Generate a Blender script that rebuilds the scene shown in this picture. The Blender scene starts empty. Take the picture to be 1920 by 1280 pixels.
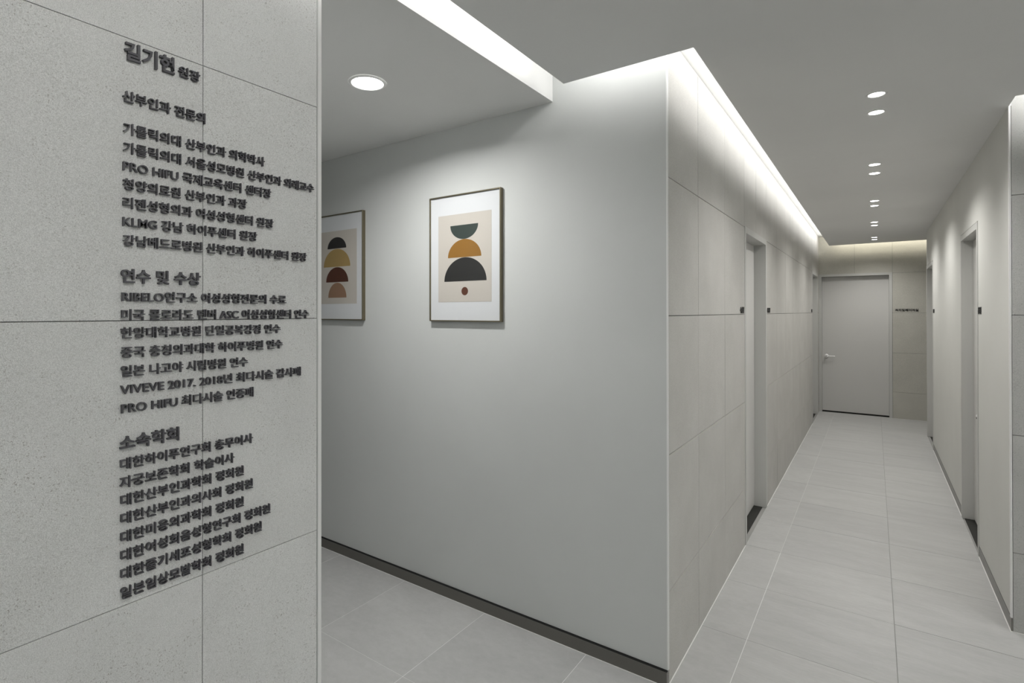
import bpy, bmesh, math, random
from mathutils import Vector, Matrix

random.seed(4)
C = bpy.context.scene.collection
sc = bpy.context.scene
PI = math.pi

# ------------------------------------------------------------------ camera
F_PX, CX, SY = 1006.5244, 908.0094, -59.2238
YAW, PITCH, ROLL, CAM_H = 35.984, 0.2132, -0.047, 1.6
cd = bpy.data.cameras.new('camera')
cam = bpy.data.objects.new('camera', cd)
C.objects.link(cam)
y_, p_, r_ = (math.radians(v) for v in (YAW, PITCH, ROLL))
fw = Vector((-math.sin(y_) * math.cos(p_), math.cos(y_) * math.cos(p_), math.sin(p_)))
rt = Vector((math.cos(y_), math.sin(y_), 0))
up = rt.cross(fw)
rt2 = rt * math.cos(r_) + up * math.sin(r_)
up2 = -rt * math.sin(r_) + up * math.cos(r_)
M = Matrix((rt2, up2, -fw)).transposed().to_4x4()
M.translation = Vector((0, 0, CAM_H))
cam.matrix_world = M
cd.sensor_fit = 'HORIZONTAL'
cd.sensor_width = 36.0
cd.lens = 36.0 * F_PX / 1920
cd.shift_x = (960 - CX) / 1920
cd.shift_y = SY / 1920
cd.clip_start = 0.02
sc.camera = cam

# ------------------------------------------------------------------ exposure, world, cove and lobby light
sc.view_settings.view_transform = 'Standard'
sc.view_settings.look = 'None'
sc.view_settings.gamma = 1.0
sc.view_settings.exposure = 0.0
sc.view_settings.use_curve_mapping = False
wd = bpy.data.worlds.new('world')
sc.world = wd
wd.use_nodes = True
wd.node_tree.nodes['Background'].inputs[0].default_value = (1, 1, 1, 1)
wd.node_tree.nodes['Background'].inputs[1].default_value = 0.0

XL, YL = -1.281, 0.957          # stone sign wall: face and far edge
YP, XC = 2.3269, -0.7177        # picture wall, stone corridor wall
XR, YR = 0.5506, 3.7277         # painted right wall, its near corner
YE = 10.1245                    # end wall
ZC, ZS = 2.631, 2.80            # ceiling, slab in the coves
CT = 0.022                      # ceiling board thickness

WHITE = (1.0, 0.992, 0.975)
WARM = (1.0, 0.945, 0.80)


def cove(name, a, b, facing, watt_per_m, col, z=ZC + 0.10):
    """LED strip lying out of sight on the ceiling board, throwing light to the wall"""
    a, b = Vector(a), Vector(b)
    L = (b - a).length
    ld = bpy.data.lights.new(name, 'AREA')
    ld.shape = 'RECTANGLE'
    ld.size = L
    ld.size_y = 0.05
    ld.energy = watt_per_m * L
    ld.color = col
    o = bpy.data.objects.new(name, ld)
    C.objects.link(o)
    f = Vector(facing).normalized()
    xax = (b - a).normalized()
    zax = -f
    yax = zax.cross(xax)
    m = Matrix((xax, yax, zax)).transposed().to_4x4()
    m.translation = (a + b) / 2
    m.translation.z = z
    o.matrix_world = m
    return o


IN = 0.055
cove('cove_light', (-1.133 + IN, -2.9, 0), (-1.133 + IN, 2.118, 0), (-1, 0, 0), 1.35, WHITE)
cove('cove_light', (-1.125, 2.173 - 0.034, 0), (-0.575, 2.173 - 0.034, 0), (0, 1, 0), 1.9, WHITE)
cove('cove_light', (-0.567 + IN, 2.118, 0), (-0.567 + IN, 9.92, 0), (-1, 0, 0), 2.0, WHITE)
cove('cove_light', (-0.5, 9.975 - IN, 0), (1.9, 9.975 - IN, 0), (0, 1, 0), 2.4, WARM)
cove('cove_light', (0.58, 3.571 - IN, 0), (3.0, 3.571 - IN, 0), (0, 1, 0), 4.2, WHITE)
cove('cove_light', (3.05 - IN, -2.8, 0), (3.05 - IN, 3.5, 0), (1, 0, 0), 24.0, WHITE)  # unseen lobby cove, added to brighten the upper lettered wall
cove('cove_light', (-1.0, -2.85 + IN, 0), (3.0, -2.85 + IN, 0), (0, -1, 0), 8.0, WHITE)  # another unseen cove on the rear wall, added as fill

SPOT_W = 27.0
LOBBY_SPOT_W = 4.5
SIGN_SPOT_W = 15.0
BIG_W = 16.5


# ------------------------------------------------------------------ helpers
def link(name, me, mat=None, parent=None, loc=None):
    o = bpy.data.objects.new(name, me)
    C.objects.link(o)
    if mat is not None and me is not None:
        if len(me.materials) == 0:
            me.materials.append(mat)
    if parent is not None:
        o.parent = parent
    if loc is not None:
        o.location = loc
    return o


def empty(name, loc=(0, 0, 0), rz=0.0, parent=None):
    o = bpy.data.objects.new(name, None)
    o.empty_display_size = 0.05
    C.objects.link(o)
    o.location = loc
    o.rotation_euler = (0, 0, rz)
    if parent is not None:
        o.parent = parent
    return o


def tag(o, label=None, cat=None, group=None, kind=None):
    if label: o['label'] = label
    if cat: o['category'] = cat
    if group: o['group'] = group
    if kind: o['kind'] = kind
    return o


def add_box(bm, x0, x1, y0, y1, z0, z1, bevel=0.0):
    r = bmesh.ops.create_cube(bm, size=1.0)
    vs = r['verts']
    for v in vs:
        v.co = Vector((x0 + (v.co.x + .5) * (x1 - x0), y0 + (v.co.y + .5) * (y1 - y0), z0 + (v.co.z + .5) * (z1 - z0)))
    if bevel > 0:
        es = list({e for v in vs for e in v.link_edges})
        bmesh.ops.bevel(bm, geom=es, offset=bevel, segments=1, affect='EDGES', clamp_overlap=True)


def add_cyl(bm, p, axis, r0, r1, h, seg=24):
    """cone frustum from p along axis"""
    axis = Vector(axis).normalized()
    q = axis.to_track_quat('Z', 'Y').to_matrix().to_4x4()
    q.translation = Vector(p) + axis * h / 2
    bmesh.ops.create_cone(bm, cap_ends=True, segments=seg, radius1=r0, radius2=r1, depth=h, matrix=q)


def add_lathe(bm, prof, seg=32, origin=(0, 0, 0)):
    """revolve (r, z) profile about the vertical axis at origin"""
    ox, oy, oz = origin
    rings = []
    for r, z in prof:
        if r < 1e-6:
            rings.append([bm.verts.new((ox, oy, oz + z))])
        else:
            rings.append([bm.verts.new((ox + r * math.cos(2 * PI * i / seg), oy + r * math.sin(2 * PI * i / seg), oz + z)) for i in range(seg)])
    for a, b in zip(rings[:-1], rings[1:]):
        for i in range(seg):
            j = (i + 1) % seg
            if len(a) == 1 and len(b) == 1: continue
            if len(a) == 1: bm.faces.new((a[0], b[j], b[i]))
            elif len(b) == 1: bm.faces.new((a[i], a[j], b[0]))
            else: bm.faces.new((a[i], a[j], b[j], b[i]))


def finish(name, bm, mat=None, parent=None, loc=None, smooth=False):
    bmesh.ops.recalc_face_normals(bm, faces=bm.faces)
    me = bpy.data.meshes.new(name)
    bm.to_mesh(me)
    bm.free()
    if smooth:
        for p in me.polygons: p.use_smooth = True
    return link(name, me, mat, parent, loc)


def boxes(name, lst, mat, parent=None, bevel=0.0):
    bm = bmesh.new()
    for b in lst: add_box(bm, *b, bevel=bevel)
    return finish(name, bm, mat, parent)


def smooth_by_angle(o, deg=35):
    for p in o.data.polygons: p.use_smooth = True
    o.data.set_sharp_from_angle(angle=math.radians(deg))


# ------------------------------------------------------------------ materials
def new_mat(name):
    m = bpy.data.materials.new(name)
    m.use_nodes = True
    nt = m.node_tree
    return m, nt, nt.nodes['Principled BSDF']


def N(nt, t, **kw):
    n = nt.nodes.new(t)
    for k, v in kw.items():
        if k in n.inputs: n.inputs[k].default_value = v
        else: setattr(n, k, v)
    return n


def flat(name, col, rough=0.6, metal=0.0, spec=0.5):
    m, nt, b = new_mat(name)
    b.inputs['Base Color'].default_value = (*col, 1)
    b.inputs['Roughness'].default_value = rough
    b.inputs['Metallic'].default_value = metal
    b.inputs['Specular IOR Level'].default_value = spec
    return m


def ramp(nt, fac, stops):
    r = nt.nodes.new('ShaderNodeValToRGB')
    while len(r.color_ramp.elements) < len(stops): r.color_ramp.elements.new(0.5)
    for e, (p, c) in zip(r.color_ramp.elements, stops):
        e.position = p
        e.color = (*c, 1) if len(c) == 3 else c
    nt.links.new(fac, r.inputs[0])
    return r.outputs[0]


def coords(nt, rand=40.0, scale=(1, 1, 1)):
    tc = nt.nodes.new('ShaderNodeTexCoord')
    oi = nt.nodes.new('ShaderNodeObjectInfo')
    mu = N(nt, 'ShaderNodeMath', operation='MULTIPLY')
    mu.inputs[1].default_value = rand
    nt.links.new(oi.outputs['Random'], mu.inputs[0])
    mp = nt.nodes.new('ShaderNodeMapping')
    mp.inputs['Scale'].default_value = scale
    nt.links.new(tc.outputs['Object'], mp.inputs['Vector'])
    nt.links.new(mu.outputs[0], mp.inputs['Location'])
    return mp.outputs[0], oi.outputs['Random']


def mixc(nt, fac, a, b, blend='MIX'):
    n = nt.nodes.new('ShaderNodeMix')
    n.data_type = 'RGBA'
    n.blend_type = blend
    for sock, v in ((n.inputs[0], fac), (n.inputs[6], a), (n.inputs[7], b)):
        if hasattr(v, 'links') or hasattr(v, 'is_linked'): nt.links.new(v, sock)
        elif isinstance(v, (int, float)): sock.default_value = v
        else: sock.default_value = (*v, 1)
    return n.outputs[2]


def stone(name, base, dark, fine_amt=0.5, pit=0.6, grain_scale=520.0, pit_scale=230.0):
    """pale sandblasted stone-look porcelain with fine grain and small pits"""
    m, nt, b = new_mat(name)
    co, rnd = coords(nt)
    big = N(nt, 'ShaderNodeTexNoise', Scale=3.5, Detail=4.0, Roughness=0.6)
    grain = N(nt, 'ShaderNodeTexNoise', Scale=grain_scale, Detail=3.0, Roughness=0.65)
    mid = N(nt, 'ShaderNodeTexNoise', Scale=110.0, Detail=3.0, Roughness=0.6)
    patch = N(nt, 'ShaderNodeTexNoise', Scale=9.0, Detail=3.0, Roughness=0.6)
    pits = N(nt, 'ShaderNodeTexNoise', Scale=pit_scale, Detail=2.0, Roughness=0.5)
    for n in (big, grain, mid, patch, pits): nt.links.new(co, n.inputs['Vector'])
    g = ramp(nt, grain.outputs[0], [(0.36, tuple(c * (1 - 0.30 * fine_amt) for c in base)), (0.62, tuple(min(1, c * (1 + 0.16 * fine_amt)) for c in base))])
    cl = ramp(nt, big.outputs[0], [(0.3, (0.93, 0.93, 0.925)), (0.7, (1.04, 1.04, 1.04))])
    c1 = mixc(nt, 1.0, g, cl, 'MULTIPLY')
    md = ramp(nt, mid.outputs[0], [(0.30, (0.86, 0.86, 0.86)), (0.5, (1.0, 1.0, 1.0))])
    c2 = mixc(nt, 0.5 * fine_amt, c1, md, 'MULTIPLY')
    pr = ramp(nt, pits.outputs[0], [(0.30, (1, 1, 1)), (0.385, (0, 0, 0))])
    pp = ramp(nt, patch.outputs[0], [(0.42, (0.15, 0.15, 0.15)), (0.62, (1, 1, 1))])
    pm = mixc(nt, 1.0, pr, pp, 'MULTIPLY')
    fm = N(nt, 'ShaderNodeMath', operation='MULTIPLY')
    fm.inputs[1].default_value = pit
    nt.links.new(pm, fm.inputs[0])
    c3 = mixc(nt, fm.outputs[0], c2, dark)
    nt.links.new(c3, b.inputs['Base Color'])
    b.inputs['Roughness'].default_value = 0.62
    b.inputs['Specular IOR Level'].default_value = 0.35
    bp = N(nt, 'ShaderNodeBump', Strength=0.12 * fine_amt, Distance=0.002)
    nt.links.new(grain.outputs[0], bp.inputs['Height'])
    nt.links.new(bp.outputs[0], b.inputs['Normal'])
    return m


def paint(name, col, rough=0.7, var=0.03, bump=0.03):
    m, nt, b = new_mat(name)
    tc = nt.nodes.new('ShaderNodeTexCoord')
    n1 = N(nt, 'ShaderNodeTexNoise', Scale=1.6, Detail=3.0)
    n2 = N(nt, 'ShaderNodeTexNoise', Scale=300.0, Detail=2.0)
    nt.links.new(tc.outputs['Object'], n1.inputs['Vector'])
    nt.links.new(tc.outputs['Object'], n2.inputs['Vector'])
    c = ramp(nt, n1.outputs[0], [(0.3, tuple(v * (1 - var) for v in col)), (0.7, tuple(min(1, v * (1 + var)) for v in col))])
    nt.links.new(c, b.inputs['Base Color'])
    b.inputs['Roughness'].default_value = rough
    b.inputs['Specular IOR Level'].default_value = 0.3
    bp = N(nt, 'ShaderNodeBump', Strength=bump, Distance=0.001)
    nt.links.new(n2.outputs[0], bp.inputs['Height'])
    nt.links.new(bp.outputs[0], b.inputs['Normal'])
    return m


def tile_mat(name, base, streak=(1.0, 5.5, 1.0)):
    m, nt, b = new_mat(name)
    co, rnd = coords(nt, 60.0, streak)
    a = N(nt, 'ShaderNodeTexNoise', Scale=2.2, Detail=6.0, Roughness=0.62, Distortion=0.6)
    d = N(nt, 'ShaderNodeTexNoise', Scale=20.0, Detail=5.0, Roughness=0.7)
    e = N(nt, 'ShaderNodeTexNoise', Scale=70.0, Detail=2.0, Roughness=0.5)
    for n in (a, d, e): nt.links.new(co, n.inputs['Vector'])
    c1 = ramp(nt, a.outputs[0], [(0.28, tuple(v * 0.915 for v in base)), (0.72, tuple(v * 1.06 for v in base))])
    c2 = ramp(nt, d.outputs[0], [(0.3, (0.93, 0.93, 0.925)), (0.7, (1.045, 1.045, 1.045))])
    c = mixc(nt, 1.0, c1, c2, 'MULTIPLY')
    tv = ramp(nt, rnd, [(0.0, (0.965, 0.965, 0.965)), (1.0, (1.03, 1.03, 1.025))])
    c = mixc(nt, 1.0, c, tv, 'MULTIPLY')
    nt.links.new(c, b.inputs['Base Color'])
    ro = N(nt, 'ShaderNodeMapRange')
    ro.inputs['To Min'].default_value = 0.36
    ro.inputs['To Max'].default_value = 0.52
    nt.links.new(d.outputs[0], ro.inputs[0])
    nt.links.new(ro.outputs[0], b.inputs['Roughness'])
    b.inputs['Specular IOR Level'].default_value = 0.35
    return m


def emit(name, col, s):
    m, nt, b = new_mat(name)
    b.inputs['Base Color'].default_value = (0.8, 0.8, 0.8, 1)
    b.inputs['Emission Color'].default_value = (*col, 1)
    b.inputs['Emission Strength'].default_value = s
    return m


M_STONE_A = stone('pitted_pale_stone', (0.655, 0.660, 0.652), (0.29, 0.28, 0.26), 0.85, 0.85, 680.0, 260.0)
M_STONE_B = stone('fine_grey_stone', (0.50, 0.49, 0.465), (0.28, 0.27, 0.24), 0.5, 0.35, 420.0)
M_STONE_C = stone('beige_grey_stone', (0.50, 0.49, 0.44), (0.27, 0.26, 0.22), 0.5, 0.30, 300.0)
M_STONE_D = stone('pitted_grey_stone', (0.44, 0.44, 0.425), (0.18, 0.18, 0.16), 0.6, 0.75)
M_BACK = flat('panel_backing', (0.08, 0.08, 0.076), 0.9)
M_WALL = paint('picture_wall_paint', (0.535, 0.548, 0.538))
M_WALL_R = paint('right_wall_paint', (0.62, 0.62, 0.59))
M_CEIL = paint('ceiling_paint', (0.755, 0.755, 0.745), 0.85, 0.015)
M_SLAB = paint('cove_paint', (0.85, 0.85, 0.84), 0.85, 0.01)
M_TILE = tile_mat('floor_tile_concrete', (0.445, 0.446, 0.440), (1.0, 4.5, 1.0))
M_TILE_A = tile_mat('floor_tile_concrete_soft', (0.445, 0.446, 0.440), (1.0, 1.6, 1.0))
M_GROUT = flat('grout', (0.30, 0.30, 0.285), 0.9)
M_SEAL = flat('white_sealant', (0.74, 0.74, 0.72), 0.5)
M_GROUT_P = flat('pale_grout', (0.60, 0.60, 0.58), 0.7)
M_TRIM = flat('aluminium_trim', (0.72, 0.72, 0.71), 0.45, 0.0)
M_FRAME = paint('door_frame_paint', (0.52, 0.52, 0.50), 0.5, 0.01)
M_LEAF = paint('door_leaf_paint', (0.58, 0.575, 0.555), 0.5, 0.01)
M_DARK = flat('dark_threshold', (0.04, 0.04, 0.037), 0.8, 0.0, 0.1)
M_BASE = flat('bronze_baseboard', (0.135, 0.13, 0.116), 0.28, 0.35)
M_BASE_R = flat('grey_baseboard', (0.20, 0.195, 0.18), 0.35, 0.2)
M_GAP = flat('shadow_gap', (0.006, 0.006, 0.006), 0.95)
M_LETTER = flat('charcoal_acrylic', (0.074, 0.073, 0.082), 0.5)
M_SIGN = flat('black_acrylic', (0.008, 0.008, 0.008), 0.5)
M_CHROME = flat('satin_steel', (0.86, 0.85, 0.84), 0.35, 0.35)
M_RING = flat('white_lamp_ring', (0.80, 0.80, 0.79), 0.4)
M_LENS = emit('lamp_lens', (1.0, 0.98, 0.94), 22.0)
M_DIFF = emit('downlight_diffuser', (1.0, 0.99, 0.96), 9.0)
M_BRASS = flat('bronze_picture_frame', (0.165, 0.145, 0.095), 0.35, 0.55)
M_MAT = flat('white_mat_board', (0.62, 0.635, 0.65), 0.8)
M_PAPER = flat('beige_print_paper', (0.50, 0.47, 0.425), 0.8)
INK = {k: flat(k + '_ink', c, 0.7) for k, c in dict(
    green=(0.025, 0.040, 0.034), ochre=(0.245, 0.115, 0.012), black=(0.012, 0.012, 0.011), brown=(0.090, 0.027, 0.012),
    soot=(0.020, 0.019, 0.018), mustard=(0.345, 0.240, 0.090), rust=(0.072, 0.022, 0.010), tan=(0.26, 0.155, 0.095)).items()}


def glass_mat():
    m, nt, b = new_mat('picture_glass')
    out = nt.nodes['Material Output']
    tr = nt.nodes.new('ShaderNodeBsdfTransparent')
    gl = N(nt, 'ShaderNodeBsdfGlossy', Roughness=0.02)
    fr = N(nt, 'ShaderNodeFresnel', IOR=1.45)
    mx = nt.nodes.new('ShaderNodeMixShader')
    ge = nt.nodes.new('ShaderNodeNewGeometry')
    sb = N(nt, 'ShaderNodeMath', operation='SUBTRACT', use_clamp=True)
    nt.links.new(fr.outputs[0], sb.inputs[0])
    nt.links.new(ge.outputs['Backfacing'], sb.inputs[1])
    nt.links.new(sb.outputs[0], mx.inputs[0])
    nt.links.new(tr.outputs[0], mx.inputs[1])
    nt.links.new(gl.outputs[0], mx.inputs[2])
    nt.links.new(mx.outputs[0], out.inputs[0])
    return m


M_GLASS = glass_mat()

# ------------------------------------------------------------------ floor: grout bed, every tile, white sealant lines
T = 0.5864
TX0, TY0 = -0.507, 2.8745
floor = boxes('floor', [(-5.2, 3.4, -3.2, 10.5, -0.08, -0.003)], M_GROUT)
tag(floor, 'floor of square pale grey concrete-look tiles', None, None, 'structure')
D_IN = 0.062
rects = [(-3.75, XL, 0.97, YP), (XL, XC, -0.35, YP), (XC, XR, -0.35, YE), (XR, 2.1, -0.35, YR), (XR, 1.7, 8.95, YE)]
GX, GY = 0.0014, 0.0010
bmg = bmesh.new()
for i in range(-6, 6):
    for j in range(-6, 14):
        x0, x1 = TX0 + i * T, TX0 + (i + 1) * T
        y0, y1 = TY0 + j * T, TY0 + (j + 1) * T
        bm = bmesh.new()
        dz = random.uniform(-0.0003, 0.0003)
        k = 0
        for (a, b, c, d) in rects:
            u0, u1 = max(x0 + GX, a), min(x1 - GX, b)
            v0, v1 = max(y0 + GY, c), min(y1 - GY, d)
            if d == YP:                              # the last row of the alcove runs up to the wall
                if j == -1: continue
                if j == -2: v1 = YP
            if u1 - u0 > 0.004 and v1 - v0 > 0.004:
                add_box(bm, u0 - x0, u1 - x0, v0 - y0, v1 - y0, -0.010, dz)
                k += 1
        if k:
            finish('floor_tile', bm, M_TILE_A if (x0 < -1.0) else M_TILE, floor, (x0, y0, 0))
        else:
            bm.free()
# white grout in the joints of the alcove and the near corridor, pale further on
bmp = bmesh.new()
for i in range(-5, 5):
    x = TX0 + i * T
    for (a, b, c, d) in rects:
        if not a < x < b or x > 0: continue
        if x < XC: add_box(bmg, x - GX, x + GX, c, d - 0.01, -0.006, -0.0005)
        else:
            add_box(bmg, x - GX, x + GX, c, 4.046, -0.006, -0.0005)
            add_box(bmp, x - GX, x + GX, 4.046, d, -0.006, -0.0007)
for j in range(-6, -1):
    y = TY0 + j * T
    for (a, b, c, d) in rects[:2]:
        if c < y < d: add_box(bmg, a, b, y - GY, y + GY, -0.006, -0.0005)
tag(finish('white_grout_line', bmg, M_SEAL, floor), kind='stuff')
tag(finish('grout_line', bmp, M_GROUT_P, floor), kind='stuff')
bms = bmesh.new()
S = 0.0038
add_box(bms, -3.7, XC, YP - 0.014 - S * 0.7, YP - 0.013, 0, 0.002)
add_box(bms, XC - 0.001, XC + S, YP - 0.016, 4.03, 0, 0.0025)
add_box(bms, XC - 0.001, XC + S, 4.945, 9.0, 0, 0.0025)
add_box(bms, XC, XR, YE - S, YE + 0.001, 0, 0.002)
add_box(bms, XR, 1.7, YE - S, YE + 0.001, 0, 0.002)
add_box(bms, XR - S, XR + 0.002, YR - 0.01, 4.735, 0, 0.002)
add_box(bms, XR - S, XR + 0.002, 5.59, 8.06, 0, 0.002)
add_box(bms, XR, 3.0, YR - S, YR + 0.001, 0, 0.002)
add_box(bms, XL - 0.001, XL + S, -2.9, 0.96, 0, 0.002)
finish('sealant_line', bms, M_SEAL, floor)

# ------------------------------------------------------------------ ceilings
main = boxes('ceiling', [(-1.133, 3.05, -2.85, 2.173, ZC, ZC + CT), (-0.567, 3.05, 2.173, 3.571, ZC, ZC + CT),
                         (-0.567, XR, 3.571, 8.95, ZC, ZC + CT), (-0.567, 2.0, 8.95, 9.975, ZC, ZC + CT)], M_CEIL)
tag(main, 'smooth grey-white corridor ceiling that stops short of the stone walls', None, None, 'structure')
low = boxes('ceiling_alcove', [(-5.0, -1.274, 0.80, YP, ZC, ZS)], M_CEIL)
tag(low, 'smooth ceiling of the alcove in front of the pictures', None, None, 'structure')
slab = boxes('ceiling_cove', [(-5.2, 3.4, -3.2, 10.5, ZS, ZS + 0.1)], M_SLAB)
tag(slab, 'white upper slab seen inside the lit ceiling slots', None, None, 'structure')

# ------------------------------------------------------------------ walls
ZJ = [0.0, 0.395, 0.982, 1.582, 2.182, 2.798]
PT = 0.014          # panel thickness


def panels(parent, axis, face, sign, spans_by_row, mat, rows=None, bevel=0.0006, g=0.0014, gv=0.0021):
    """stone panels; axis 'x': wall plane x=face, panel runs along y; sign = outward normal"""
    for r in range(len(ZJ) - 1):
        if rows and r not in rows: continue
        z0, z1 = ZJ[r] + (g if r else 0.0), ZJ[r + 1] - g
        for (a, b, zt0, zt1) in spans_by_row(r):
            u0, u1 = a + gv, b - gv
            w0, w1 = max(z0, zt0), min(z1, zt1)
            if u1 - u0 < 0.01 or w1 - w0 < 0.01: continue
            bm = bmesh.new()
            proud = random.uniform(-0.0004, 0.0004)
            t0, t1 = sorted((-sign * PT, sign * proud))
            if axis == 'x':
                add_box(bm, t0, t1, 0, u1 - u0, 0, w1 - w0, bevel=bevel)
                loc = (face, u0, w0)
            else:
                add_box(bm, 0, u1 - u0, t0, t1, 0, w1 - w0, bevel=bevel)
                loc = (u0, face, w0)
            finish('stone_panel', bm, mat, parent, loc)


# --- left: the stone sign wall
wl = boxes('wall_left', [(XL - 0.17, XL - PT, -3.0, 0.9555, 0, ZS), (-5.0, XL - 0.17, 0.80, 0.9555, 0, ZC)], M_BACK)
tag(wl, 'large pale pitted stone wall carrying the raised lettering', None, None, 'structure')
lj = [-2.98, -2.38, -1.78, -1.17, -0.565, 0.035, 0.6343, 0.9545]
panels(wl, 'x', XL, 1, lambda r: [(a, b, 0, 9) for a, b in zip(lj[:-1], lj[1:])], M_STONE_A, bevel=0.0003, g=0.0008, gv=0.0008)
bx = boxes('wall_face', [(-5.0, XL - 0.001, 0.9555, 0.9665, 0, ZC)], M_WALL, wl)
tr = boxes('trim_1', [(XL - 0.02, XL + 0.0015, 0.9575, 0.9690, 0, ZS), ], M_TRIM)
tag(tr, 'white metal trim on the end of the lettered stone wall', None, None, 'structure')

# --- alcove: the picture wall
wp = boxes('wall_alcove', [(-5.0, XC - 0.0035, YP, YP + 0.011, 0.0640, ZS), (-5.0, XC - 0.21, YP + 0.011, YP + 0.15, 0.0640, ZS)], M_WALL)
tag(wp, 'smooth grey painted wall with two framed prints', None, None, 'structure')
boxes('wall_core', [(-5.0, XC - 0.016, YP + 0.008, YP + 0.012, 0, 0.0640)], M_GAP, wp)
we = boxes('wall_alcove_end', [(-5.0, -4.9, 0.9, YP, 0, ZC)], M_WALL)
tag(we, 'painted wall closing the far left of the alcove', None, None, 'structure')
bb = boxes('baseboard_alcove', [(-5.0, XC - 0.002, YP - 0.014, YP + 0.006, 0.0, 0.0600)], M_BASE)
boxes('gap_shade_strip', [(-5.0, XC - 0.002, YP - 0.012, YP + 0.006, 0.0600, 0.0608)], M_GAP, bb)  # near-black strip paints the shade of the gap above the baseboard
tag(bb, 'dark bronze metal baseboard under the picture wall', None, None, 'structure')
t2 = boxes('trim_2', [(XC - 0.0045, XC + 0.0008, YP - 0.0008, YP + 0.012, 0.064, ZS)], M_TRIM)
tag(t2, 'thin white metal edge where picture wall meets corridor stone', None, None, 'structure')

# --- corridor: stone wall with two doors
D1 = (4.03, 4.945)
D2 = (9.00, 9.90)
DT = 2.188
PX = XC - PT
wc = boxes('wall_corridor', [(XC - 0.20, PX, YP + 0.012, D1[0] + 0.01, 0, ZS), (XC - 0.20, PX, D1[0], D1[1], DT - 0.01, ZS),
                             (XC - 0.20, PX, D1[1] - 0.01, D2[0] + 0.01, 0, ZS), (XC - 0.20, PX, D2[0], D2[1], DT - 0.01, ZS),
                             (XC - 0.20, PX, D2[1] - 0.01, YE, 0, ZS)], M_BACK)
tag(wc, 'long stone-panelled corridor wall on the left with two doors', None, None, 'structure')
cj0 = [YP + 0.0135, 2.828, 3.423, D1[0] - 0.002]
cj1 = [D1[1] + 0.002, 5.533, 6.117, 6.717, 7.30, 7.90, 8.48, D2[0] - 0.002]
cjt = [YP + 0.0135, 2.828, 3.423, 4.02, 4.473, 4.945, 5.533, 6.117, 6.717, 7.30, 7.90, 8.48, 9.0, 9.5, YE + 0.003]


def corridor_rows(r):
    if r == 4: return [(a, b, 0, 9) for a, b in zip(cjt[:-1], cjt[1:])]
    s = []
    for L in (cj0, cj1, [D2[1] + 0.002, YE + 0.003]):
        s += [(a, b, 0, 9) for a, b in zip(L[:-1], L[1:])]
    return s


panels(wc, 'x', XC, 1, corridor_rows, M_STONE_B)

# --- end wall
DE = (-0.7172, 0.2215)
wn = boxes('wall_end', [(XC - 0.2, DE[0] + 0.005, YE + PT, YE + 0.2, 0, ZS), (DE[0], DE[1], YE + PT, YE + 0.2, DT + 0.005, ZS),
                        (DE[1] - 0.01, 2.0, YE + PT, YE + 0.2, 0, ZS)], M_BACK)
tag(wn, 'stone-panelled wall closing the far end of the corridor', None, None, 'structure')
ej = [XC - 0.002, -0.245, 0.2235, 0.823, 1.423, 1.99]


def end_rows(r):
    L = ej if r == 4 else ej[2:]
    return [(a, b, 0, 9) for a, b in zip(L[:-1], L[1:])]


panels(wn, 'y', YE, -1, end_rows, M_STONE_C, g=0.0012, gv=0.0009)

# --- right painted wall with two doors
D3 = (4.735, 5.590)
D4 = (8.06, 8.95)
bmw = bmesh.new()
XB = XR + 0.20
for (a, b, z0, z1) in ((YR + 0.016, D3[0], 0.075, ZC), (D3[0], D3[1], DT + 0.006, ZC), (D3[1], D4[0], 0.075, ZC), (D4[0], D4[1], DT + 0.006, ZC)):
    add_box(bmw, XR, XB, a, b, z0, z1)
add_box(bmw, XR, XB, YR, YR + 0.06, ZC + 0.001, ZS)
add_box(bmw, XR + 0.03, XB, D4[1] - 0.004, D4[1], 0, ZC)
wr = finish('wall_right', bmw, M_WALL_R)
tag(wr, 'smooth off-white painted corridor wall on the right', None, None, 'structure')
boxes('wall_core', [(XR + 0.011, XB, YR + 0.014, D3[0] + .02, 0, 0.075), (XR + 0.011, XB, D3[1] - .02, D4[0] + .02, 0, 0.075),
                    (XR + 0.006, XB, D3[0], D3[1], DT - 0.01, DT + 0.006), (XR + 0.006, XB, D4[0], D4[1], DT - 0.01, DT + 0.006)], M_GAP, wr)
br = boxes('baseboard_right', [(XR + 0.0005, XR + 0.012, YR + 0.001, D3[0] - 0.003, 0, 0.067)], M_BASE_R)
tag(br, 'dark grey baseboard between the near corner and right door', None, None, 'structure')
br2 = boxes('baseboard_right_far', [(XR + 0.0005, XR + 0.012, D3[1] + 0.003, D4[0] - 0.003, 0, 0.067)], M_BASE_R)
tag(br2, 'dark grey baseboard between the two right doors', None, None, 'structure')
t3 = boxes('trim_3', [(XR - 0.0015, XR + 0.0065, YR - 0.001, YR + 0.017, 0.068, ZC)], M_TRIM)
tag(t3, 'pale metal corner trim at the near end of right wall', None, None, 'structure')

# --- stone return wall at the far right
ws = boxes('wall_return', [(XR + 0.0065, 3.2, YR + PT, YR + 0.2, 0, ZS)], M_BACK)
tag(ws, 'grey pitted stone wall at the right picture edge', None, None, 'structure')
rj = [XR + 0.0062, 1.15, 1.75, 2.35, 2.95, 3.2]
panels(ws, 'y', YR, -1, lambda r: [(a, b, 0, 9) for a, b in zip(rj[:-1], rj[1:])], M_STONE_D)

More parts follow.
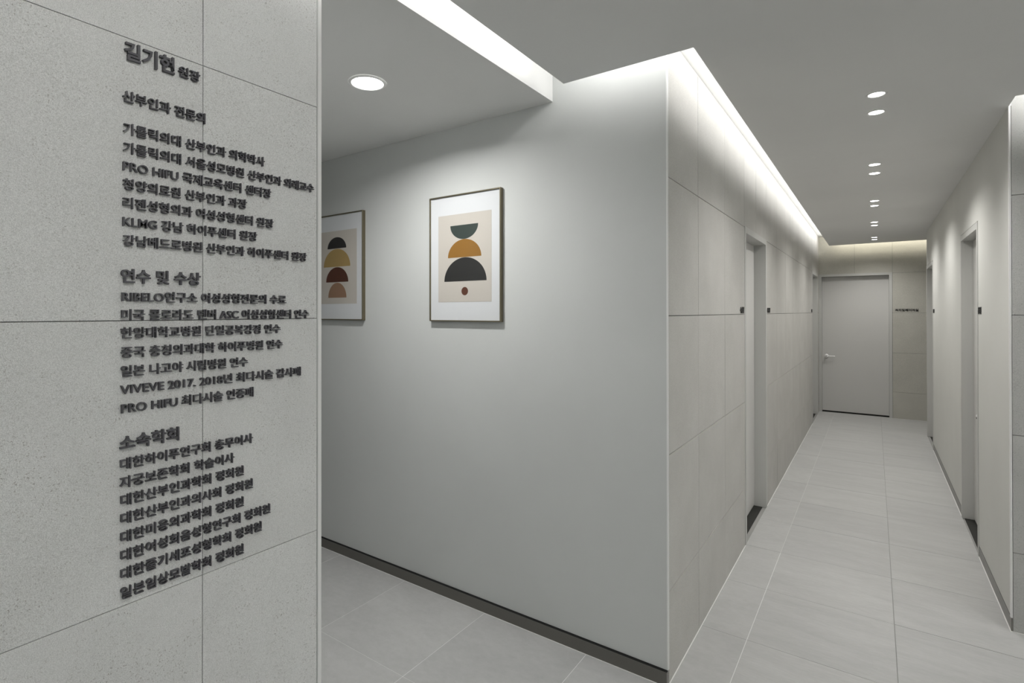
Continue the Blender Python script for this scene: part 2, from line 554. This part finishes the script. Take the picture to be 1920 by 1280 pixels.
# --- the lobby behind the camera
wb = boxes('wall_back', [(XL - 0.17, 3.4, -3.2, -3.0, 0, ZS)], M_WALL)
tag(wb, 'painted wall behind the viewer', None, None, 'structure')
wo = boxes('wall_lobby', [(3.2, 3.4, -3.0, YR + 0.2, 0, ZS)], M_WALL)
tag(wo, 'painted wall on the right of the lobby', None, None, 'structure')
wx = boxes('wall_side_passage', [(2.0, 2.1, 8.9, YE + 0.2, 0, ZS), (XB, 2.1, 8.75, 8.95, 0, ZS)], M_WALL)
tag(wx, 'painted walls of the passage behind the right wall', None, None, 'structure')


# ------------------------------------------------------------------ doors
def handle(parent, loc, rz):
    """round rose with keyhole, neck and straight lever; local -y is out of the door, lever along +x"""
    h = empty('door_handle', loc, rz, parent)
    bm = bmesh.new()
    add_cyl(bm, (0, 0, 0), (0, -1, 0), 0.031, 0.031, 0.006, 28)
    add_cyl(bm, (0, -0.006, 0), (0, -1, 0), 0.031, 0.022, 0.006, 28)
    add_cyl(bm, (0, -0.012, 0), (0, -1, 0), 0.013, 0.011, 0.032, 20)
    add_cyl(bm, (0, -0.044, 0), (0, -1, 0), 0.018, 0.016, 0.014, 20)
    smooth_by_angle(finish('rose', bm, M_CHROME, h))
    bm = bmesh.new()
    add_cyl(bm, (-0.006, -0.050, 0), (1, 0, 0), 0.0085, 0.0075, 0.10, 14)
    add_cyl(bm, (0.094, -0.050, 0), (1, 0.25, 0), 0.0078, 0.0078, 0.022, 14)
    smooth_by_angle(finish('lever', bm, M_CHROME, h))
    bm = bmesh.new()
    add_cyl(bm, (0, -0.0640, -0.002), (0, -1, 0), 0.006, 0.006, 0.002, 12)
    finish('keyhole', bm, M_GAP, h)
    return h


def door(name, label, origin, rz, w, top, fw_, depth, lever_side, has_handle=True, proud=0.003, leaf_gap=0.012, thresh=(0.018, 0.082), side=0.003):
    """origin: floor point at the left outer edge of the frame; local x along the wall, local -y faces the corridor"""
    d = empty(name, origin, rz)
    tag(d, label, None, None, 'structure')
    bm = bmesh.new()
    back = depth + 0.05
    add_box(bm, 0, fw_, -proud, back, 0, top - fw_)
    add_box(bm, w - fw_, w, -proud, back, 0, top - fw_)
    add_box(bm, 0, w, -proud, back, top - fw_, top)
    finish('door_frame', bm, M_FRAME, d)
    bm = bmesh.new()
    add_box(bm, fw_ + side, w - fw_ - side, depth, depth + 0.042, leaf_gap, top - fw_ - 0.002, bevel=0.0012)
    finish('door_leaf', bm, M_LEAF, d)
    boxes('door_stop', [(fw_, w - fw_, depth + 0.043, depth + 0.05, 0.0, top - fw_)], M_GAP, d)
    boxes('threshold', [(fw_, w - fw_, thresh[0], depth + 0.042, -0.002, 0.0012)], M_DARK, d)
    if has_handle:
        hx = fw_ + 0.058 if lever_side == 'left' else w - fw_ - 0.058
        h = handle(d, (hx, depth, 0.89), 0.0)
        if lever_side == 'right':
            h.scale = (-1, 1, 1)
    return d


# corridor stone wall doors face +x: local x -> +y, local -y -> +x  (rotation +90)
door('door_1', 'grey flush door in the stone wall, nearer to the viewer', (XC, D1[0], 0), PI / 2, D1[1] - D1[0], DT, 0.043, 0.085, 'left', thresh=(0.027, 0))
door('door_2', 'grey flush door at the far end of the stone wall', (XC, D2[0], 0), PI / 2, D2[1] - D2[0], DT, 0.043, 0.085, 'left', thresh=(0.027, 0))
# end wall door faces -y
door('door_3', 'grey flush door closing the end of the corridor', (DE[0], YE, 0), 0.0, DE[1] - DE[0], DT + 0.004, 0.038, 0.090, 'left', thresh=(0.075, 0), leaf_gap=0.016, side=0.0008)
# right wall doors face -x: local x -> -y (rotation -90), origin at the far edge
door('door_4', 'grey flush door in the right wall, nearer to the viewer', (XR, D3[1], 0), -PI / 2, D3[1] - D3[0], DT, 0.043, 0.066, 'right', thresh=(0.012, 0))
door('door_5', 'grey flush door at the far end of the right wall', (XR, D4[1], 0), -PI / 2, D4[1] - D4[0], DT, 0.043, 0.085, 'right', thresh=(0.027, 0))

# ------------------------------------------------------------------ raised lettering
def text_meshes(body, extrude, offset, res=3):
    """list of (char, mesh) in font units (1 em), plus the ink extents of the line"""
    cu = bpy.data.curves.new('line', 'FONT')
    cu.body = body
    cu.size = 1.0
    cu.extrude = extrude
    cu.offset = offset
    cu.resolution_u = res
    dummy = bpy.data.materials.get('dummy') or bpy.data.materials.new('dummy')
    for i in range(len(body)):
        cu.materials.append(dummy)
        cu.body_format[i].material_index = i
    o = bpy.data.objects.new('line', cu)
    C.objects.link(o)
    dg = bpy.context.evaluated_depsgraph_get()
    me = bpy.data.meshes.new_from_object(o.evaluated_get(dg))
    bpy.data.objects.remove(o)
    bpy.data.curves.remove(cu)
    co = [v.co.copy() for v in me.vertices]
    groups = {}
    for p in me.polygons: groups.setdefault(p.material_index, []).append(tuple(p.vertices))
    bpy.data.meshes.remove(me)
    out = []
    for gi in sorted(groups):
        used = sorted({v for f in groups[gi] for v in f})
        mp = {v: k for k, v in enumerate(used)}
        out.append((body[gi], [co[v] for v in used], [tuple(mp[v] for v in f) for f in groups[gi]]))
    xs = [v.x for v in co]
    return out, min(xs), max(xs)


def lettering(name, spans, face, yl_axis, mat, extrude_m, label, cat, group, sep=True, part='letter'):
    """spans: (text, u_left, u_right, z_mid, em_height, weight); yl_axis maps (u, z, out) to world"""
    u0, z0 = spans[0][1], spans[0][3]
    root = None
    acc_v, acc_f = [], []
    if sep: root = empty(name, yl_axis(u0, z0, 0.0))
    base = Vector(yl_axis(u0, z0, 0.0))
    for (txt, ul, ur, zm, em, wgt) in spans:
        chars, xa, xb = text_meshes(txt, 0.5, wgt)
        sx = (ur - ul) / (xb - xa)
        for ch, vs, fs in chars:
            pts = [Vector(yl_axis(ul + (v.x - xa) * sx, zm + (v.y - 0.375) * em, (v.z + 0.5) * extrude_m)) - base for v in vs]
            if sep:
                c = sum(pts, Vector()) / len(pts)
                me = bpy.data.meshes.new(part)
                me.from_pydata([p - c for p in pts], [], fs)
                me.materials.append(mat)
                link(part, me, None, root, c)
            else:
                k = len(acc_v)
                acc_v += pts
                acc_f += [tuple(i + k for i in f) for f in fs]
    if not sep:
        me = bpy.data.meshes.new(name)
        me.from_pydata(acc_v, [], acc_f)
        me.materials.append(mat)
        root = link(name, me, None, None, base)
    tag(root, label, cat, group)
    return root


def on_left(u, z, d): return (XL + d, u, z)
def on_corr(u, z, d): return (XC + d, u, z)
def on_right(u, z, d): return (XR - d, u, z)
def on_end(u, z, d): return (u, YE - d, z)


EB, EH = 0.0262, 0.0325
GR = 'raised lettering lines on the stone wall'
T_ = 'raised charcoal lettering line '
LINES = [
    ([("길기현", 0.4681, 0.5678, 2.1530, 0.0405, 0.024), ("원장", 0.5770, 0.6245, 2.1478, 0.0265, 0.010)],
     'largest raised charcoal letters at the very top of the stone wall, five syllables'),
    ([("산부인과 전문의", 0.4649, 0.6368, 2.0555, EB, 0.012)], T_ + 'standing alone just under the largest letters'),
    ([("가톨릭의대 산부인과 의학박사", 0.4664, 0.7893, 1.9877, EB, 0.006)], T_ + 'at the top of the upper list, three words'),
    ([("가톨릭의대 서울성모병원 산부인과 외래교수", 0.4664, 0.9402, 1.9472, EB, 0.006)], 'widest raised charcoal lettering line of the upper list, reaching nearest the wall edge'),
    ([("PRO HIFU 국제교육센터 센터장", 0.4659, 0.8075, 1.9085, EB, 0.006)], T_ + 'with two Latin capital words, third in the upper list'),
    ([("청양의료원 산부인과 과장", 0.4659, 0.7404, 1.8700, EB, 0.006)], 'shortest raised charcoal lettering line of the upper list, fourth down'),
    ([("리젠성형외과 여성성형센터 원장", 0.4661, 0.8143, 1.8310, EB, 0.006)], T_ + 'just above the four Latin capitals of the upper list'),
    ([("KLMG 강남 하이푸센터 원장", 0.4659, 0.7683, 1.7918, EB, 0.006)], T_ + 'starting with four Latin capitals'),
    ([("강남베드로병원 산부인과 하이푸센터 원장", 0.4664, 0.9162, 1.7517, EB, 0.006)], T_ + 'at the bottom of the upper list'),
    ([("연수 및 수상", 0.4627, 0.6261, 1.6767, EH, 0.018)], 'bold raised charcoal heading of three words above the middle list'),
    ([("RIBELO연구소 여성성형전문의 수료", 0.4642, 0.8522, 1.6332, EB, 0.006)], T_ + 'starting with six Latin capitals, under the middle heading'),
    ([("미국 콜로라도 덴버 ASC 여성성형센터 연수", 0.4638, 0.9238, 1.5945, EB, 0.006)], 'widest raised charcoal lettering line of the middle list, resting on the panel joint'),
    ([("한양대학교병원 단일공복강경 연수", 0.4627, 0.8354, 1.5562, EB, 0.006)], T_ + 'just below the level panel joint, third of the middle list'),
    ([("중국 충칭의과대학 하이푸병원 연수", 0.4632, 0.8418, 1.5155, EB, 0.006)], T_ + 'fourth of the middle list, second below the level panel joint'),
    ([("일본 나고야 시립병원 연수", 0.4632, 0.7436, 1.4758, EB, 0.006)], 'shortest raised charcoal lettering line of the middle list, above the year numbers'),
    ([("VIVEVE 2017. 2018년 최다시술 감사패", 0.4622, 0.8975, 1.4380, EB, 0.006)], T_ + 'containing the years 2017 and 2018'),
    ([("PRO HIFU 최다시술 인증패", 0.4638, 0.7587, 1.3982, EB, 0.006)], T_ + 'at the bottom of the middle list, below the years'),
    ([("소속학회", 0.4610, 0.5787, 1.3255, EH, 0.018)], 'bold raised charcoal heading of four syllables above the lowest list'),
    ([("대한하이푸연구회 총무이사", 0.4622, 0.7570, 1.2812, EB, 0.006)], T_ + 'at the top of the lowest list, under its heading'),
    ([("자궁보존학회 학술이사", 0.4612, 0.7084, 1.2425, EB, 0.006)], 'shortest raised charcoal lettering line of the lowest list, second down'),
    ([("대한산부인과학회 정회원", 0.4630, 0.7328, 1.2053, EB, 0.006)], T_ + 'third of the lowest list, just under its shortest line'),
    ([("대한산부인과의사회 정회원", 0.4630, 0.7570, 1.1670, EB, 0.006)], T_ + 'fourth of the lowest list from its heading'),
    ([("대한미용외과학회 정회원", 0.4630, 0.7328, 1.1282, EB, 0.006)], T_ + 'just above the widest line of the lowest list'),
    ([("대한여성회음성형연구회 정회원", 0.4630, 0.8055, 1.0895, EB, 0.006)], 'widest raised charcoal lettering line of the lowest list, third from its bottom'),
    ([("대한줄기세포성형학회 정회원", 0.4630, 0.7816, 1.0510, EB, 0.006)], T_ + 'just below the widest line of the lowest list'),
    ([("일본임상모발학회 정회원", 0.4630, 0.7328, 1.0105, EB, 0.006)], 'bottommost raised charcoal lettering line, touching the lower panel joint'),
]
for spans, lab in LINES:
    lettering('raised_lettering', spans, XL, on_left, M_LETTER, 0.008, lab, 'lettering', GR)

SG = 'black room name signs beside the doors'
lettering('door_sign', [("처치및레이저실", 0.255, 0.528, 1.622, 0.042, 0.022)], YE, on_end, M_SIGN, 0.005,
          'black raised seven-syllable room sign on the end wall right of the door', 'sign', SG)
lettering('door_sign', [("수술실", 3.868, 3.990, 1.611, 0.044, 0.03)], XC, on_corr, M_SIGN, 0.004,
          'black raised room sign on the stone wall just before its nearer door', 'sign', SG, sep=False)
lettering('door_sign', [("상담실", 4.972, 5.125, 1.612, 0.042, 0.03)], XC, on_corr, M_SIGN, 0.004,
          'black raised room sign on the stone wall just past its nearer door', 'sign', SG, sep=False)
lettering('door_sign', [("회복실", 8.83, 8.97, 1.612, 0.046, 0.03)], XC, on_corr, M_SIGN, 0.004,
          'black raised room sign on the stone wall before its far door', 'sign', SG, sep=False)
lettering('door_sign', [("진료실", 4.715, 4.602, 1.606, 0.048, 0.03)], XR, on_right, M_SIGN, 0.004,
          'black raised room sign on the right wall by its nearer door', 'sign', SG, sep=False)
lettering('door_sign', [("검사실", 8.02, 7.86, 1.606, 0.044, 0.03)], XR, on_right, M_SIGN, 0.004,
          'black raised room sign on the right wall by its far door', 'sign', SG, sep=False)


# ------------------------------------------------------------------ framed prints
def half_ellipse(bm, cx, zb, hw, h, y, flip=False, seg=40):
    s = -1 if flip else 1
    pts = [(cx + hw * math.cos(PI * i / seg), zb + s * h * math.sin(PI * i / seg)) for i in range(seg + 1)]
    f = [bm.verts.new((x, y, z)) for x, z in pts]
    b = [bm.verts.new((x, y + 0.0004, z)) for x, z in pts]
    bm.faces.new(f)
    bm.faces.new(b[::-1])
    n = len(pts)
    for i in range(n):
        j = (i + 1) % n
        bm.faces.new((f[i], b[i], b[j], f[j]))


def picture(xc, shapes, dot, label):
    zb, zt, hw = 1.5475, 2.2485, 0.2465
    yb, yf = YP, YP - 0.025
    d = 0.0065
    root = empty('framed_print', (xc, YP, zb))
    off = Vector((xc, YP, zb))

    def put(name, bm, mat):
        for v in bm.verts: v.co -= off
        return finish(name, bm, mat, root)
    bm = bmesh.new()
    add_box(bm, xc - hw, xc - hw + d, yf, yb, zb, zt, bevel=0.0006)
    add_box(bm, xc + hw - d, xc + hw, yf, yb, zb, zt, bevel=0.0006)
    add_box(bm, xc - hw + d, xc + hw - d, yf, yb, zb, zb + d, bevel=0.0006)
    add_box(bm, xc - hw + d, xc + hw - d, yf, yb, zt - d, zt, bevel=0.0006)
    put('picture_frame', bm, M_BRASS)
    bm = bmesh.new()
    add_box(bm, xc - hw + d, xc + hw - d, yf + 0.008, yf + 0.012, zb + d, zt - d)
    put('mat_board', bm, M_MAT)
    bm = bmesh.new()
    add_box(bm, xc - 0.1845, xc + 0.1845, yf + 0.0074, yf + 0.009, 1.6545, 2.139)
    pr = put('print', bm, M_PAPER)
    for cx, base, w, h, ink, flip in shapes:
        bm = bmesh.new()
        half_ellipse(bm, xc + cx, base, w, h, yf + 0.0070, flip)
        for v in bm.verts: v.co -= off
        finish('painted_half_disc', bm, INK[ink], pr)
    if dot:
        bm = bmesh.new()
        add_cyl(bm, (xc + dot[0], yf + 0.0074, dot[1]), (0, -1, 0), dot[2], dot[2], 0.0004, 32)
        for v in bm.verts: v.co -= off
        finish('painted_dot', bm, INK['brown'], pr)
    bm = bmesh.new()
    add_box(bm, xc - hw + d, xc + hw - d, yf + 0.003, yf + 0.0048, zb + d, zt - d)
    put('glass', bm, M_GLASS)
    tag(root, label, 'picture', 'bronze framed abstract prints')
    return root


picture(-1.8135, [(0.0, 2.077, 0.0965, 0.078, 'green', True), (0.002, 1.900, 0.1155, 0.0985, 'ochre', False), (0.006, 1.7685, 0.146, 0.130, 'black', False)],
        (0.005, 1.7135, 0.0228), 'bronze framed print with a dark green bowl over ochre and black half discs')
picture(-2.8735, [(-0.014, 2.022, 0.0955, 0.075, 'soot', False), (-0.014, 1.9005, 0.1355, 0.1185, 'mustard', False), (-0.011, 1.7985, 0.113, 0.099, 'rust', False), (-0.009, 1.695, 0.093, 0.099, 'tan', False)],
        None, 'bronze framed print of four stacked half discs, partly hidden by the stone wall edge')


# ------------------------------------------------------------------ lamps
def spot(x, y, label, group='recessed spotlights in pairs along the ceiling', src=None, watt=SPOT_W):
    z = ZC
    root = empty('recessed_spotlight', (x, y, z))
    tag(root, label, 'ceiling light', group)
    if src is None:
        bm = bmesh.new()
        add_lathe(bm, [(0.0315, -0.0005), (0.0335, -0.0030), (0.0365, -0.0035), (0.041, -0.0035), (0.0435, -0.0005)], 32)
        ring = finish('trim_ring', bm, M_RING, root, smooth=True)
        bm = bmesh.new()
        add_lathe(bm, [(0.0, -0.0022), (0.026, -0.0020), (0.0315, -0.0008)], 32)
        lens = finish('lens', bm, M_LENS, root, smooth=True)
        ld = bpy.data.lights.new('spot_lamp', 'SPOT')
        ld.energy = watt
        ld.spot_size = math.radians(142)
        ld.spot_blend = 0.8
        ld.shadow_soft_size = 0.03
        ld.color = (1.0, 0.982, 0.955)
        lo = bpy.data.objects.new('lamp', ld)
        C.objects.link(lo)
        lo.parent = root
        lo.location = (0, 0, -0.012)
    else:
        for ch in src.children:
            c = ch.copy()
            C.objects.link(c)
            c.parent = root
    return root


order = ['nearest', 'second nearest', 'middle', 'second farthest', 'farthest']
ys = [(3.153, 3.437), (4.651, 4.946), (6.176, 6.457), (7.650, 7.932), (9.215, 9.485)]
first = None
for k, (ya, yb) in enumerate(ys):
    for q, y in enumerate((ya, yb)):
        lab = 'recessed spotlight in the corridor ceiling, %s one of the %s pair' % (('nearer', 'farther')[q], order[k])
        s = spot(0.006 if k else 0.012, y, lab, src=first)
        if first is None: first = s
lob, lob0 = 'recessed spotlights of the lobby ceiling, some added as unseen fill', None
for (x, y, where) in ((0.01, 1.65, 'across from the picture wall, nearer one of its pair'), (0.01, 1.94, 'across from the picture wall, farther one of its pair'),
                      (0.01, 0.15, 'turned to the lettered stone wall, nearer one of its pair'), (0.01, 0.44, 'turned to the lettered stone wall, farther one of its pair'),
                      (0.0, -1.6, 'behind the viewer, on the corridor line'), (1.9, 1.8, 'added as unseen fill in the lobby, nearest the stone return wall'),
                      (1.9, 0.0, 'added as unseen fill in the middle of the lobby'), (1.9, -1.8, 'added as unseen fill in the rear of the lobby')):  # the three off the corridor line are unseen, added as fill light
    s = spot(x, y, 'recessed ceiling spotlight ' + where, lob, src=lob0, watt=LOBBY_SPOT_W)
    lob0 = lob0 or s
    if x < 0.1 and 0 < y < 0.5:                 # gimbal lamps turned to the lettering
        for ch in s.children:
            if ch.type == 'LIGHT':
                ch.data = ch.data.copy()
                ch.data.energy = SIGN_SPOT_W
                ch.rotation_euler = (Vector((XL, y + 0.12, 2.02)) - Vector((x, y, ZC))).to_track_quat('-Z', 'Y').to_euler()

def downlight(x, y, label, group, src=None):
    big = empty('round_downlight', (x, y, ZC))
    tag(big, label, 'ceiling light', group)
    if src is not None:
        for ch in src.children:
            c = ch.copy()
            C.objects.link(c)
            c.parent = big
        return big
    bm = bmesh.new()
    add_lathe(bm, [(0.0705, -0.004), (0.072, -0.006), (0.079, -0.005), (0.084, -0.0005)], 48)
    finish('trim_ring', bm, M_RING, big, smooth=True)
    bm = bmesh.new()
    add_lathe(bm, [(0.0, -0.010), (0.03, -0.0095), (0.055, -0.0075), (0.0705, -0.003)], 48)
    finish('diffuser', bm, M_DIFF, big, smooth=True)
    ld = bpy.data.lights.new('downlight_lamp', 'AREA')
    ld.shape = 'DISK'
    ld.size = 0.12
    ld.spread = math.radians(160)
    ld.energy = BIG_W
    ld.color = (1.0, 0.992, 0.975)
    lo = bpy.data.objects.new('lamp', ld)
    C.objects.link(lo)
    lo.parent = big
    lo.location = (0, 0, -0.014)
    return big


b0 = downlight(-1.841, 1.643, 'large round glowing downlight in the alcove ceiling', None)
for (x, y, where) in ((2.3, 1.6, 'near the stone return wall'), (2.3, -1.4, 'in the rear')):  # unseen copies of the alcove lamp, added to brighten the lettered wall
    downlight(x, y, 'unseen round downlight added as fill to the lobby ceiling ' + where, 'added fill downlights of the lobby ceiling', b0)
